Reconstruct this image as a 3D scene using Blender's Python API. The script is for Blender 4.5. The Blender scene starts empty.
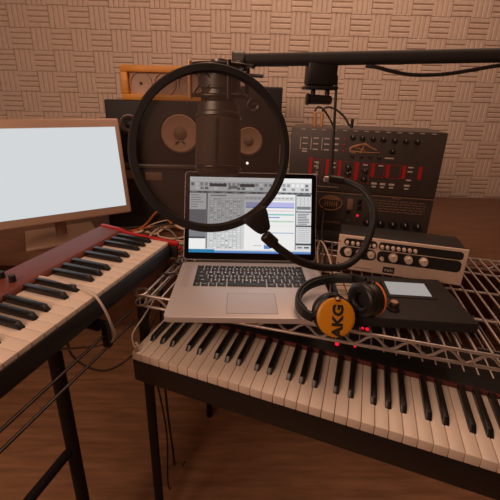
import bpy, bmesh, math, random
from mathutils import Vector, Matrix

SC = bpy.context.scene
COL = SC.collection
R = math.radians
random.seed(7)

# ------------------------------------------------------------------ camera
cam_data = bpy.data.cameras.new('camera')
cam_data.sensor_width = 36.0
cam_data.lens = 337.86 / 500 * 36
cam_data.shift_x = 0.010
cam_data.shift_y = -0.066
cam_data.clip_start = 0.02
cam = bpy.data.objects.new('camera', cam_data)
COL.objects.link(cam)
_p, _y, _r = 0.3297, 0.0176, 0.0245
f = Vector((math.sin(_y) * math.cos(_p), math.cos(_y) * math.cos(_p), -math.sin(_p)))
r0 = Vector((math.cos(_y), -math.sin(_y), 0))
u0 = r0.cross(f)
rr = r0 * math.cos(_r) + u0 * math.sin(_r)
uu = u0 * math.cos(_r) - r0 * math.sin(_r)
cam.matrix_world = Matrix(((rr.x, uu.x, -f.x, -0.03), (rr.y, uu.y, -f.y, -0.8233),
                           (rr.z, uu.z, -f.z, 0.4121), (0, 0, 0, 1)))
SC.camera = cam

# ------------------------------------------------------------------ world, light, exposure
world = bpy.data.worlds.new('world')
SC.world = world
world.use_nodes = True
world.node_tree.nodes['Background'].inputs[0].default_value = (0.9, 0.55, 0.36, 1)
world.node_tree.nodes['Background'].inputs[1].default_value = 0.05


def area(name, loc, target, size, power, color):
    d = bpy.data.lights.new(name, 'AREA')
    d.shape = 'DISK'
    d.size = size
    d.energy = power
    d.color = color
    o = bpy.data.objects.new(name, d)
    COL.objects.link(o)
    o.location = loc
    o.rotation_euler = (Vector(target) - Vector(loc)).to_track_quat('-Z', 'Y').to_euler()
    return o


area('ceiling_lamp_light', (0.35, 0.30, 1.55), (0.35, 0.40, 0.0), 1.4, 13.0, (1.0, 0.64, 0.46))
area('floor_lamp_light', (-0.9, -1.3, 0.95), (-0.1, 0.1, 0.0), 0.9, 14.0, (1.0, 0.63, 0.46))

SC.view_settings.view_transform = 'Standard'
SC.view_settings.look = 'None'
SC.view_settings.gamma = 1.0
SC.view_settings.use_curve_mapping = False
SC.view_settings.exposure = 0.0


# ------------------------------------------------------------------ materials
def lin(h):
    h = h.lstrip('#')
    v = [int(h[i:i + 2], 16) / 255 for i in (0, 2, 4)]
    return tuple(x / 12.92 if x <= 0.04045 else ((x + 0.055) / 1.055) ** 2.4 for x in v) + (1.0,)


def mat(name, color, rough=0.5, metal=0.0, noise=0.0, scale=30.0, emit=None, strength=0.0, bump=0.0, stretch=None, spec=None):
    m = bpy.data.materials.new(name)
    m.use_nodes = True
    nt = m.node_tree
    b = nt.nodes['Principled BSDF']
    c = lin(color)
    b.inputs['Base Color'].default_value = c
    b.inputs['Roughness'].default_value = rough
    b.inputs['Metallic'].default_value = metal
    if spec is not None:
        b.inputs['Specular IOR Level'].default_value = spec
    if noise > 0 or bump > 0:
        tc = nt.nodes.new('ShaderNodeTexCoord')
        mp = nt.nodes.new('ShaderNodeMapping')
        if stretch:
            mp.inputs['Scale'].default_value = stretch
        n = nt.nodes.new('ShaderNodeTexNoise')
        n.inputs['Scale'].default_value = scale
        n.inputs['Detail'].default_value = 4
        nt.links.new(tc.outputs['Object'], mp.inputs['Vector'])
        nt.links.new(mp.outputs['Vector'], n.inputs['Vector'])
        if noise > 0:
            cr = nt.nodes.new('ShaderNodeValToRGB')
            cr.color_ramp.elements[0].position = 0.3
            cr.color_ramp.elements[1].position = 0.7
            cr.color_ramp.elements[0].color = tuple(x * (1 - noise) for x in c[:3]) + (1,)
            cr.color_ramp.elements[1].color = tuple(min(1, x * (1 + noise)) for x in c[:3]) + (1,)
            nt.links.new(n.outputs['Fac'], cr.inputs['Fac'])
            nt.links.new(cr.outputs['Color'], b.inputs['Base Color'])
        if bump > 0:
            bp = nt.nodes.new('ShaderNodeBump')
            bp.inputs['Strength'].default_value = bump
            bp.inputs['Distance'].default_value = 0.002
            nt.links.new(n.outputs['Fac'], bp.inputs['Height'])
            nt.links.new(bp.outputs['Normal'], b.inputs['Normal'])
    if emit:
        b.inputs['Emission Color'].default_value = lin(emit)
        b.inputs['Emission Strength'].default_value = strength
    return m


M = {}
M['foam'] = mat('acoustic foam', '#dccaba', 0.95, noise=0.06, scale=60, bump=0.15)
M['wall'] = mat('painted wall', '#9a8878', 0.9, noise=0.05, scale=4)
M['wallside'] = mat('side wall paint', '#8a7160', 0.9, noise=0.05, scale=4)
M['ceil'] = mat('ceiling paint', '#b5a595', 0.95, noise=0.04, scale=5)
M['floor'] = mat('wooden floor', '#b98a66', 0.55, noise=0.25, scale=6, stretch=(1, 8, 1))
M['desk'] = mat('dark wood', '#6b4a36', 0.5, noise=0.25, scale=8, stretch=(1, 10, 1))
M['orange_wood'] = mat('orange stained wood', '#e39a3a', 0.45, noise=0.12, scale=20, stretch=(1, 1, 6))
M['beige_panel'] = mat('beige panel', '#c3a48e', 0.6, noise=0.05, scale=30)
M['black_vinyl'] = mat('black vinyl', '#1e1c1b', 0.6, noise=0.1, scale=80, bump=0.1)
M['black_plastic'] = mat('black plastic', '#1d1b1a', 0.4, noise=0.1, scale=60)
M['black_matte'] = mat('matte black', '#221f1e', 0.7, noise=0.1, scale=60)
M['black_rubber'] = mat('black rubber', '#1a1919', 0.55, noise=0.1, scale=80)
M['black_gloss'] = mat('black glass', '#0c0c0e', 0.12)
M['cone'] = mat('paper cone', '#c09a7c', 0.7, noise=0.05, scale=40)
M['cap'] = mat('dust cap', '#8d6e5a', 0.55, noise=0.05, scale=40)
M['grey_metal'] = mat('grey metal', '#6e6a66', 0.4, metal=0.7, noise=0.08, scale=50)
M['steel'] = mat('steel wire', '#c9beb6', 0.35, metal=0.75, noise=0.1, scale=50)
M['chrome'] = mat('chrome', '#c8c4c0', 0.15, metal=1.0, noise=0.03, scale=50)
M['dark_steel'] = mat('dark steel', '#57504b', 0.35, metal=0.8, noise=0.1, scale=50)
M['alu'] = mat('brushed aluminium', '#c9c2bf', 0.42, metal=0.35, noise=0.02, scale=200, stretch=(1, 12, 1))
M['alu_dim'] = mat('aluminium trackpad', '#c0b9b6', 0.35, metal=0.35, noise=0.02, scale=100)
M['key_black'] = mat('laptop key black', '#1b1a1a', 0.45, noise=0.05, scale=60)
M['legend'] = mat('backlit legend', '#e6e2dc', 0.5, noise=0.02, scale=50, emit='#d8d8e0', strength=0.35)
M['white_key'] = mat('ivory plastic key', '#e2d2c0', 0.35, noise=0.03, scale=20)
M['ebony'] = mat('black key', '#151313', 0.35, noise=0.08, scale=50)
M['red'] = mat('red lacquer', '#b01818', 0.4, noise=0.08, scale=30)
M['red_shaded'] = mat('shaded red synth panel', '#74382c', 0.5, noise=0.1, scale=30)  # body red browned and darkened: the panel's shade is put into its colour
M['felt'] = mat('red felt', '#5a2a24', 0.95, noise=0.1, scale=100)
M['bezel'] = mat('beige metal bezel', '#b39580', 0.45, metal=0.2, noise=0.03, scale=40)
M['panel_brown'] = mat('charcoal front panel', '#4a413c', 0.5, noise=0.06, scale=40)
M['panel_brown2'] = mat('graphite front panel', '#453c37', 0.55, noise=0.06, scale=40)
M['print_white'] = mat('pale print', '#d0c4bb', 0.6, noise=0.03, scale=40)
M['print_red'] = mat('red print', '#c01f1f', 0.5, noise=0.04, scale=40)
M['print_orange'] = mat('orange print', '#b58560', 0.5, noise=0.05, scale=40)
M['led_red'] = mat('red led', '#ff2040', 0.3, noise=0.02, scale=40, emit='#ff1a3c', strength=0.8)
M['led_dim'] = mat('dim red led', '#b02020', 0.3, noise=0.02, scale=40, emit='#d01818', strength=0.25)
M['led_white'] = mat('white led', '#ffffff', 0.3, noise=0.02, scale=40, emit='#fff4ea', strength=3.0)
M['led_green'] = mat('dark green lamp', '#3f5a52', 0.3, noise=0.02, scale=40)
M['tan_metal'] = mat('champagne metal', '#e8cfba', 0.5, metal=0.05, noise=0.03, scale=60)
M['knob_tan'] = mat('champagne knob', '#e6d0bd', 0.4, metal=0.1, noise=0.03, scale=60)
M['gold'] = mat('brass', '#e6b083', 0.3, metal=0.4, noise=0.05, scale=60)
M['yellow'] = mat('amber yellow plastic', '#d8901c', 0.4, noise=0.03, scale=30)
M['orange_trim'] = mat('orange trim', '#e2762c', 0.4, noise=0.03, scale=30)
M['leather'] = mat('black leatherette', '#211e1d', 0.4, noise=0.15, scale=60, bump=0.3)
M['pad'] = mat('pale rubber pad', '#b39c88', 0.6, noise=0.04, scale=40)
M['cream_cable'] = mat('cream cable', '#cdb49c', 0.5, noise=0.05, scale=60)
M['white_cable'] = mat('white cable', '#cfc2b6', 0.5, noise=0.05, scale=60)
M['black_cable'] = mat('black cable', '#1e1b1a', 0.5, noise=0.08, scale=60)
M['grey_cable'] = mat('grey cable', '#7d7168', 0.5, noise=0.08, scale=60)
M['orange_cable'] = mat('orange cable', '#b2602c', 0.5, noise=0.08, scale=60)
M['red_cable'] = mat('red cable', '#a32018', 0.5, noise=0.08, scale=60)


def emis(name, color, strength=1.0):
    m = bpy.data.materials.new(name)
    m.use_nodes = True
    nt = m.node_tree
    nt.nodes.clear()
    o = nt.nodes.new('ShaderNodeOutputMaterial')
    e = nt.nodes.new('ShaderNodeEmission')
    e.inputs[0].default_value = lin(color)
    e.inputs[1].default_value = strength
    nt.links.new(e.outputs[0], o.inputs[0])
    return m


M['ui_white'] = emis('screen white', '#ecebea')
M['ui_light'] = emis('screen light grey', '#d3d3d4')
M['ui_mid'] = emis('screen mid grey', '#9d9ea0')
M['ui_grey'] = emis('screen grey', '#7c7e82')
M['ui_dark'] = emis('screen dark grey', '#4a4c50')
M['ui_violet'] = emis('screen violet', '#b9b8e2')
M['ui_blue'] = emis('screen blue', '#5f86c4')
M['ui_teal'] = emis('screen teal', '#7fc0c0')
M['ui_green'] = emis('screen green', '#b2d0b6')
M['ui_rose'] = emis('screen rose', '#c88f98')
M['ui_bar'] = emis('screen task bar blue', '#2f7ba6')
M['ui_blank'] = emis('white monitor picture', '#d3d7d9')
M['ui_lcd'] = emis('small grey display', '#a39c98')

# pop filter mesh: woven nylon, see-through between threads
pm = bpy.data.materials.new('black nylon mesh')
pm.use_nodes = True
nt = pm.node_tree
nt.nodes.clear()
out = nt.nodes.new('ShaderNodeOutputMaterial')
mix = nt.nodes.new('ShaderNodeMixShader')
tr = nt.nodes.new('ShaderNodeBsdfTransparent')
df = nt.nodes.new('ShaderNodeBsdfDiffuse')
df.inputs[0].default_value = lin('#5a4c44')
mix.inputs[0].default_value = 0.56
nt.links.new(tr.outputs[0], mix.inputs[1])
nt.links.new(df.outputs[0], mix.inputs[2])
nt.links.new(mix.outputs[0], out.inputs[0])
M['nylon'] = pm

# microphone grille: fine woven wire
gm = mat('woven grille', '#5d4a3e', 0.7, metal=0.1)
gn = gm.node_tree
tc = gn.nodes.new('ShaderNodeTexCoord')
ck = gn.nodes.new('ShaderNodeTexChecker')
ck.inputs['Scale'].default_value = 700
ck.inputs['Color1'].default_value = lin('#6a564a')
ck.inputs['Color2'].default_value = lin('#2e2520')
gn.links.new(tc.outputs['Object'], ck.inputs['Vector'])
gn.links.new(ck.outputs['Color'], gn.nodes['Principled BSDF'].inputs['Base Color'])
M['grille'] = gm


# ------------------------------------------------------------------ mesh helpers
class MB:
    def __init__(self):
        self.bm = bmesh.new()
        self.mi = 0

    def _tag(self, faces):
        for fc in faces:
            fc.material_index = self.mi

    def box(self, x0, x1, y0, y1, z0, z1, bev=0.0, seg=2, mtx=None):
        t = bmesh.new()
        bmesh.ops.create_cube(t, size=1.0)
        for v in t.verts:
            v.co = Vector(((x0 + x1) / 2 + v.co.x * (x1 - x0), (y0 + y1) / 2 + v.co.y * (y1 - y0),
                           (z0 + z1) / 2 + v.co.z * (z1 - z0)))
        if bev > 0:
            bmesh.ops.bevel(t, geom=t.edges[:], offset=bev, segments=seg, affect='EDGES', profile=0.5)
        return self.merge(t, mtx)

    def merge(self, t, mtx=None):
        if mtx is not None:
            t.transform(mtx)
        for fc in t.faces:
            fc.material_index = self.mi
        me = bpy.data.meshes.new('tmp')
        t.to_mesh(me)
        t.free()
        n0 = len(self.bm.faces)
        self.bm.from_mesh(me)
        bpy.data.meshes.remove(me)
        return self

    def lathe(self, prof, n=32, mtx=None):
        """profile [(r, z)] about z"""
        t = bmesh.new()
        rings = []
        for (r, z) in prof:
            if r < 1e-6:
                rings.append([t.verts.new((0, 0, z))])
            else:
                rings.append([t.verts.new((r * math.cos(2 * math.pi * k / n), r * math.sin(2 * math.pi * k / n), z)) for k in range(n)])
        for a, b in zip(rings, rings[1:]):
            for k in range(n):
                k2 = (k + 1) % n
                if len(a) == 1 and len(b) > 1:
                    t.faces.new((a[0], b[k2], b[k]))
                elif len(b) == 1 and len(a) > 1:
                    t.faces.new((a[k], a[k2], b[0]))
                elif len(a) > 1:
                    t.faces.new((a[k], a[k2], b[k2], b[k]))
        bmesh.ops.recalc_face_normals(t, faces=t.faces[:])
        return self.merge(t, mtx)

    def cyl(self, p0, p1, r, r1=None, n=16, bev=0.0):
        p0, p1 = Vector(p0), Vector(p1)
        r1 = r if r1 is None else r1
        d = p1 - p0
        L = d.length
        m = Matrix.Translation(p0) @ d.to_track_quat('Z', 'Y').to_matrix().to_4x4()
        if bev > 0:
            pr = [(0, 0), (r - bev, 0), (r, bev), (r1, L - bev), (r1 - bev, L), (0, L)]
        else:
            pr = [(0, 0), (r, 0), (r1, L), (0, L)]
        return self.lathe(pr, n, m)

    def tube(self, pts, r, n=8, smooth=6, closed=False):
        P = [Vector(p) for p in pts]
        if smooth > 1:
            Q = []
            N = len(P)
            rng = range(N if closed else N - 1)
            for i in rng:
                if closed:
                    a, b, c, d = P[(i - 1) % N], P[i], P[(i + 1) % N], P[(i + 2) % N]
                else:
                    a, b, c, d = P[max(i - 1, 0)], P[i], P[i + 1], P[min(i + 2, N - 1)]
                for k in range(smooth):
                    t = k / smooth
                    Q.append(0.5 * ((2 * b) + (c - a) * t + (2 * a - 5 * b + 4 * c - d) * t * t + (3 * b - a - 3 * c + d) * t ** 3))
            if not closed:
                Q.append(P[-1])
            P = Q
        t = bmesh.new()
        N = len(P)
        T = []
        for i in range(N):
            if closed:
                v = P[(i + 1) % N] - P[(i - 1) % N]
            else:
                v = P[min(i + 1, N - 1)] - P[max(i - 1, 0)]
            T.append(v.normalized() if v.length > 1e-9 else Vector((0, 0, 1)))
        ref = Vector((0, 0, 1)) if abs(T[0].z) < 0.9 else Vector((1, 0, 0))
        nrm = (ref - T[0] * ref.dot(T[0])).normalized()
        rings = []
        for i in range(N):
            nrm = nrm - T[i] * nrm.dot(T[i])
            nrm = nrm.normalized() if nrm.length > 1e-6 else T[i].orthogonal().normalized()
            bn = T[i].cross(nrm)
            rad = r(i / max(1, N - 1)) if callable(r) else r
            rings.append([t.verts.new(P[i] + (nrm * math.cos(2 * math.pi * k / n) + bn * math.sin(2 * math.pi * k / n)) * rad) for k in range(n)])
        rg = range(N) if closed else range(N - 1)
        for i in rg:
            a, b = rings[i], rings[(i + 1) % N]
            for k in range(n):
                t.faces.new((a[k], a[(k + 1) % n], b[(k + 1) % n], b[k]))
        if not closed:
            t.faces.new(rings[0][::-1])
            t.faces.new(rings[-1])
        bmesh.ops.recalc_face_normals(t, faces=t.faces[:])
        return self.merge(t)

    def strip(self, pts, w_dir, half_w, half_t, smooth=6):
        """flat band swept along pts; w_dir = width direction"""
        P = [Vector(p) for p in pts]
        Q = []
        N = len(P)
        for i in range(N - 1):
            a, b, c, d = P[max(i - 1, 0)], P[i], P[i + 1], P[min(i + 2, N - 1)]
            for k in range(smooth):
                t = k / smooth
                Q.append(0.5 * ((2 * b) + (c - a) * t + (2 * a - 5 * b + 4 * c - d) * t * t + (3 * b - a - 3 * c + d) * t ** 3))
        Q.append(P[-1])
        t = bmesh.new()
        w = Vector(w_dir).normalized()
        rings = []
        for i in range(len(Q)):
            tg = (Q[min(i + 1, len(Q) - 1)] - Q[max(i - 1, 0)]).normalized()
            ww = (w - tg * w.dot(tg)).normalized()
            nn = tg.cross(ww)
            ring = []
            for k in range(16):
                a = 2 * math.pi * k / 16
                ca, sa = math.cos(a), math.sin(a)
                e = 0.5
                ring.append(t.verts.new(Q[i] + ww * half_w * math.copysign(abs(ca) ** e, ca) + nn * half_t * math.copysign(abs(sa) ** e, sa)))
            rings.append(ring)
        for a, b in zip(rings, rings[1:]):
            for k in range(16):
                t.faces.new((a[k], a[(k + 1) % 16], b[(k + 1) % 16], b[k]))
        t.faces.new(rings[0][::-1])
        t.faces.new(rings[-1])
        bmesh.ops.recalc_face_normals(t, faces=t.faces[:])
        return self.merge(t)

    def torus(self, Rm, rm, n=48, k=12, sq=(1, 1), mtx=None):
        t = bmesh.new()
        rings = []
        for i in range(n):
            a = 2 * math.pi * i / n
            ring = []
            for j in range(k):
                b = 2 * math.pi * j / k
                rad = Rm + rm * math.cos(b) * sq[0]
                ring.append(t.verts.new((rad * math.cos(a), rad * math.sin(a), rm * math.sin(b) * sq[1])))
            rings.append(ring)
        for i in range(n):
            a, b = rings[i], rings[(i + 1) % n]
            for j in range(k):
                t.faces.new((a[j], b[j], b[(j + 1) % k], a[(j + 1) % k]))
        bmesh.ops.recalc_face_normals(t, faces=t.faces[:])
        return self.merge(t, mtx)

    def prism(self, poly, a0, a1, axis='z', bev=0.0, mtx=None):
        """polygon extruded along an axis; poly in the two other axes (in xyz order)"""
        t = bmesh.new()

        def P(u, v, w):
            return {'z': (u, v, w), 'y': (u, w, v), 'x': (w, u, v)}[axis]
        A = [t.verts.new(P(u, v, a0)) for u, v in poly]
        B = [t.verts.new(P(u, v, a1)) for u, v in poly]
        n = len(poly)
        t.faces.new(A)
        t.faces.new(B[::-1])
        for i in range(n):
            t.faces.new((A[i], B[i], B[(i + 1) % n], A[(i + 1) % n]))
        bmesh.ops.recalc_face_normals(t, faces=t.faces[:])
        if bev > 0:
            bmesh.ops.bevel(t, geom=t.edges[:], offset=bev, segments=2, affect='EDGES', profile=0.5)
        return self.merge(t, mtx)

    def done(self, name, m, parent=None, loc=None, rot=None, smooth=True, **props):
        me = bpy.data.meshes.new(name)
        self.bm.to_mesh(me)
        self.bm.free()
        for mm in (m if isinstance(m, (list, tuple)) else [m]):
            me.materials.append(mm)
        if smooth:
            me.polygons.foreach_set('use_smooth', [True] * len(me.polygons))
            try:
                me.set_sharp_from_angle(angle=R(38))
            except Exception:
                pass
        o = bpy.data.objects.new(name, me)
        COL.objects.link(o)
        if parent:
            o.parent = parent
        if loc is not None:
            o.location = loc
        if rot is not None:
            o.rotation_euler = rot
        for k, v in props.items():
            o[k] = v
        return o


def tag(o, label, cat, group=None, kind=None):
    o['label'] = label
    o['category'] = cat
    if group:
        o['group'] = group
    if kind:
        o['kind'] = kind
    return o


def thing(name, label, cat, loc=(0, 0, 0), rotz=0.0, group=None):
    o = bpy.data.objects.new(name, None)
    o.empty_display_size = 0.05
    COL.objects.link(o)
    o.location = loc
    o.rotation_euler = (0, 0, rotz)
    return tag(o, label, cat, group)


def struct(name, mb, m, label=None):
    o = mb.done(name, m, smooth=False)
    o['kind'] = 'structure'
    o['label'] = label or name.replace('_', ' ')
    o['category'] = name.split('_')[0]
    return o


def copy_part(src, parent, loc=None, rot=None):
    o = src.copy()
    COL.objects.link(o)
    o.parent = parent
    if loc is not None:
        o.location = loc
    if rot is not None:
        o.rotation_euler = rot
    return o


def text_mesh(s, size, extrude=0.0, bold=0.0, sx=1.0):
    c = bpy.data.curves.new('t', 'FONT')
    c.body = s
    c.size = size
    c.extrude = extrude
    c.offset = bold
    c.align_x = 'CENTER'
    c.align_y = 'CENTER'
    c.resolution_u = 3
    o = bpy.data.objects.new('t', c)
    COL.objects.link(o)
    dg = bpy.context.evaluated_depsgraph_get()
    me = bpy.data.meshes.new_from_object(o.evaluated_get(dg))
    bpy.data.objects.remove(o)
    bpy.data.curves.remove(c)
    return me


def add_text(mb, s, size, mtx, extrude=0.0, bold=0.0):
    me = text_mesh(s, size, extrude, bold)
    t = bmesh.new()
    t.from_mesh(me)
    bpy.data.meshes.remove(me)
    mb.merge(t, mtx)


def T(x, y, z):
    return Matrix.Translation((x, y, z))


def RX(a):
    return Matrix.Rotation(a, 4, 'X')


def RY(a):
    return Matrix.Rotation(a, 4, 'Y')


def RZ(a):
    return Matrix.Rotation(a, 4, 'Z')


# ------------------------------------------------------------------ setting
FLOOR = -0.90
struct('floor', MB().box(-1.95, 1.95, -2.0, 1.05, FLOOR - 0.05, FLOOR), M['floor'], 'brown wooden floor of the studio')
struct('wall_back', MB().box(-1.95, 1.95, 1.0, 1.05, FLOOR, 1.6), M['wall'], 'back wall behind the acoustic foam')
struct('wall_left', MB().box(-1.95, -1.9, -2.0, 1.0, FLOOR, 1.6), M['wallside'], 'side wall beyond the white monitor')
struct('wall_right', MB().box(1.9, 1.95, -2.0, 1.0, FLOOR, 1.6), M['wallside'], 'side wall beyond the rack synthesizers')
struct('wall_front', MB().box(-1.95, 1.95, -2.05, -2.0, FLOOR, 1.6), M['wallside'], 'wall behind the viewer')
struct('ceiling', MB().box(-1.95, 1.95, -2.05, 1.05, 1.6, 1.65), M['ceil'], 'plain ceiling of the studio')

# acoustic foam: basket-weave blocks of four ridges, panels of three by three blocks
BL = 0.094
fm = MB()
for bi in range(4):
    for bj in range(4):
        hor = (bi + bj) % 2 == 0
        x0, z0 = bi * BL, bj * BL
        for k in range(4):
            a0, a1 = k * BL / 4, (k + 1) * BL / 4
            am = (a0 + a1) / 2
            prof = [(a0, 0.0), (a0 + 0.001, -0.003), (am - 0.007, -0.007), (am + 0.007, -0.007), (a1 - 0.001, -0.003), (a1, 0.0)]
            if hor:   # ridge runs along x
                poly = [(y, z0 + a) for a, y in prof]
                fm.prism(poly, x0, x0 + BL, 'x')
            else:     # ridge runs along z
                poly = [(x0 + a, y) for a, y in prof]
                fm.prism(poly, z0, z0 + BL, 'z')
fm.box(0, 4 * BL, 0, 0.025, 0, 4 * BL)
foam0 = None
PX = 4 * BL
ox, oz = 0.476 - 6 * PX, 0.527 - 2 * PX
for i in range(0, 11):
    for j in range(0, 5):
        x, z = ox + i * PX, oz + j * PX
        if x < -1.88 or x + PX > 1.88 or z + PX > 1.6:
            continue
        if foam0 is None:
            o = foam0 = fm.done('foam_panel', M['foam'], smooth=False)
        else:
            o = foam0.copy()
            COL.objects.link(o)
        o.location = (x, 0.975, z)
        tag(o, 'beige acoustic foam panel of ridged basket-weave blocks on the back wall', 'foam panel', 'acoustic foam panels on the back wall')

# ------------------------------------------------------------------ furniture
desk = thing('desk', 'long dark wooden desk against the foam wall carrying the speakers and rack', 'desk', (0, 0, FLOOR))
DZ = -0.055
MB().box(-1.5, 1.5, 0.12, 0.94, DZ - 0.03 - FLOOR, DZ - FLOOR, 0.004).done('desktop', M['desk'], desk)
for sx in (-1.45, 1.39):
    for sy in (0.15, 0.85):
        MB().box(sx, sx + 0.06, sy, sy + 0.06, 0, DZ - 0.03 - FLOOR, 0.003).done('leg', M['black_matte'], desk)
MB().box(-1.4, 1.4, 0.80, 0.82, 0.10, DZ - 0.03 - FLOOR, 0.002).done('back_panel', M['desk'], desk)

# wire shelving unit carrying the laptop
SH = thing('wire_shelf', 'steel wire shelf with zigzag truss edge carrying the laptop', 'shelf', (-0.25, -0.135, FLOOR), R(-15))
SL, SD = 1.22, 0.46
Z0 = -FLOOR
g = MB()
k = 0.02
while k < SL:
    g.cyl((k, 0.0, Z0 - 0.0185), (k, SD, Z0 - 0.0185), 0.0026, n=8)
    k += 0.0268
for y in (0.12, 0.25, 0.36):
    g.cyl((0, y, Z0 - 0.0235), (SL, y, Z0 - 0.0235), 0.003, n=8)
g.done('wire_grid', M['steel'], SH)


def truss(p0, p1, name):
    t = MB()
    p0, p1 = Vector(p0), Vector(p1)
    L = (p1 - p0).length
    a0, a1 = p0 + Vector((0, 0, Z0 - 0.021)), p1 + Vector((0, 0, Z0 - 0.021))
    dz = Vector((0, 0, -0.029))
    t.cyl(a0, a1, 0.0036, n=10)
    t.cyl(a0 + dz, a1 + dz, 0.0036, n=10)
    n = max(2, round(L / 0.0335))
    zz = []
    for i in range(n + 1):
        q = a0.lerp(a1, i / n)
        zz.append(q + dz * (0.08 if i % 2 else 0.92))
    t.tube(zz, 0.0028, n=8, smooth=3)
    return t.done(name, M['steel'], SH)


truss((0, 0, 0), (SL, 0, 0), 'edge_truss')
truss((0, SD, 0), (SL, SD, 0), 'edge_truss')
truss((0, 0, 0), (0, SD, 0), 'edge_truss')
truss((SL, 0, 0), (SL, SD, 0), 'edge_truss')
for x in (-0.012, SL + 0.012):
    for y in (0.010, SD - 0.010):
        zt_ = Z0 - 0.050 if y < 0.1 else Z0 - 0.088
        p = MB().lathe([(0.0105, 0.02), (0.0125, 0.0), (0.0125, zt_), (0.0105, zt_), (0.0105, 0.02)], 24, T(x, y, 0))
        po = p.done('post', M['black_matte'], SH)
        if y > 0.1:
            continue
        rg = MB().torus(0.0155, 0.0022, 32, 8, (1, 1.4), T(x, y, Z0 - 0.020))
        rg.torus(0.0150, 0.0020, 32, 8, (1, 1.4), T(x, y, Z0 - 0.047))
        for a in (45, 165, 285):
            rg.cyl((x + 0.0148 * math.cos(R(a)), y + 0.0148 * math.sin(R(a)), Z0 - 0.049), (x + 0.0153 * math.cos(R(a)), y + 0.0153 * math.sin(R(a)), Z0 - 0.020), 0.0015, n=8)
        rg.done('collar', M['steel'], SH)
# lower wire tier that carries the long keyboard
Z2 = Z0 - 0.2158
g = MB()
k = 0.02
while k < SL:
    g.cyl((k, 0.0, Z2), (k, SD, Z2), 0.0026, n=8)
    k += 0.0268
for y in (0.002, 0.15, 0.30, SD - 0.002):
    g.cyl((0, y, Z2 - 0.0055), (SL, y, Z2 - 0.0055), 0.0034, n=8)
for x in (0.002, SL - 0.002):
    g.cyl((x, 0, Z2 - 0.0055), (x, SD, Z2 - 0.0055), 0.0034, n=8)
    g.cyl((x, 0, Z2 - 0.030), (x, SD, Z2 - 0.030), 0.0034, n=8)
g.done('lower_wire_tier', M['steel'], SH)

# ------------------------------------------------------------------ piano-style keys, shared by both keyboards
PITCH = 0.0235


def white_shape(length):
    t = MB()
    t.box(0.0004, PITCH - 0.0006, 0, length, -0.020, 0.0, 0.0012)
    return t


def black_shape(front, back):
    t = MB()
    poly = [(front - 0.006, -0.001), (front + 0.004, 0.0105), (back, 0.012), (back, -0.001)]
    t.prism(poly, -0.0055, 0.0055, 'x', bev=0.0009)
    return t


def add_keys(root, n, first_x, start, length, bfront):
    """n white keys; start = index of the first one in C D E F G A B"""
    w0 = b0 = None
    for i in range(n):
        x = first_x + i * PITCH
        if w0 is None:
            w0 = white_shape(length).done('white_key', M['white_key'], root, (x, 0, 0))
        else:
            copy_part(w0, root, (x, 0, 0))
        nt_ = (start + i) % 7
        if nt_ in (0, 1, 3, 4, 5) and i < n - 1:
            off = {0: -0.0022, 1: 0.0022, 3: -0.0028, 4: 0.0, 5: 0.0028}[nt_]
            bx = x + PITCH + off
            if b0 is None:
                b0 = black_shape(bfront, length - 0.001).done('black_key', M['ebony'], root, (bx, 0, 0))
            else:
                copy_part(b0, root, (bx, 0, 0))


# controller keyboard in front, below the shelf
KB = thing('keyboard', 'long black-bodied piano keyboard below the edge of the wire shelf', 'keyboard', (-0.267, -0.199, -0.128), R(-20.3))
NW = 40
KL = NW * PITCH
add_keys(KB, NW, 0.0, 3, 0.150, 0.052)
b = MB()
b.box(-0.004, KL + 0.02, 0.004, 0.150, -0.085, -0.022, 0.004)
b.box(-0.004, KL + 0.02, 0.1512, 0.300, -0.085, 0.006, 0.004)
b.box(KL + 0.001, KL + 0.022, -0.004, 0.152, -0.085, 0.006, 0.004)
b.done('body', M['black_plastic'], KB)
MB().box(0.0, KL, 0.1502, 0.1555, -0.006, 0.0085, 0.001).done('felt_strip', M['felt'], KB)
pl = MB()
for i in range(16):
    x = 0.40 + i * 0.0268
    pl.box(x, x + 0.003, 0.20, 0.275, 0.006, 0.0068)
pl.done('printed_text', M['print_white'], KB)
for x, y, s in ((0.499, 0.272, 0.0045), (0.488, 0.272, 0.003), (0.433, 0.188, 0.0045), (0.473, 0.196, 0.003)):
    MB().cyl((x, y, 0.006), (x, y, 0.0095), s, n=14).done('led', M['led_red'], KB)
# red synthesizer at the side
RS = thing('red_synthesizer', 'red keyboard synthesizer running away beside the white monitor', 'keyboard', (-0.2195, 0.0165, 0.05), R(72))
RN = 41
RL = RN * PITCH
add_keys(RS, RN, -RL, 1, 0.143, 0.046)
bp = MB()
bp.prism([(0.004, -0.046), (0.004, -0.023), (0.1435, -0.023), (0.1435, -0.046)], -RL - 0.02, 0.0, 'x', bev=0.002)
bp.prism([(-0.006, -0.046), (-0.006, -0.012), (-0.0035, -0.008), (-0.0012, -0.008), (-0.0012, -0.0225), (0.0035, -0.0225), (0.0035, -0.046)], -RL - 0.02, 0.0, 'x')
bp.done('key_bed', M['black_plastic'], RS)
MB().prism([(0.1442, -0.046), (0.1442, 0.004), (0.150, 0.012), (0.215, 0.018), (0.215, -0.046)], -RL - 0.02, -0.0005, 'x', bev=0.002).done('control_panel', M['red_shaded'], RS)
MB().prism([(-0.026, -0.010), (-0.026, 0.002), (0.06, 0.004), (0.135, 0.009), (0.16, 0.016), (0.218, 0.021), (0.218, -0.010)], 0.0005, 0.013, 'x', bev=0.003).done('end_cheek', M['red'], RS)
MB().prism([(-0.022, -0.046), (-0.022, -0.011), (0.216, -0.011), (0.216, -0.046)], 0.0005, 0.012, 'x', bev=0.002).done('end_base', M['black_plastic'], RS)
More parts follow.
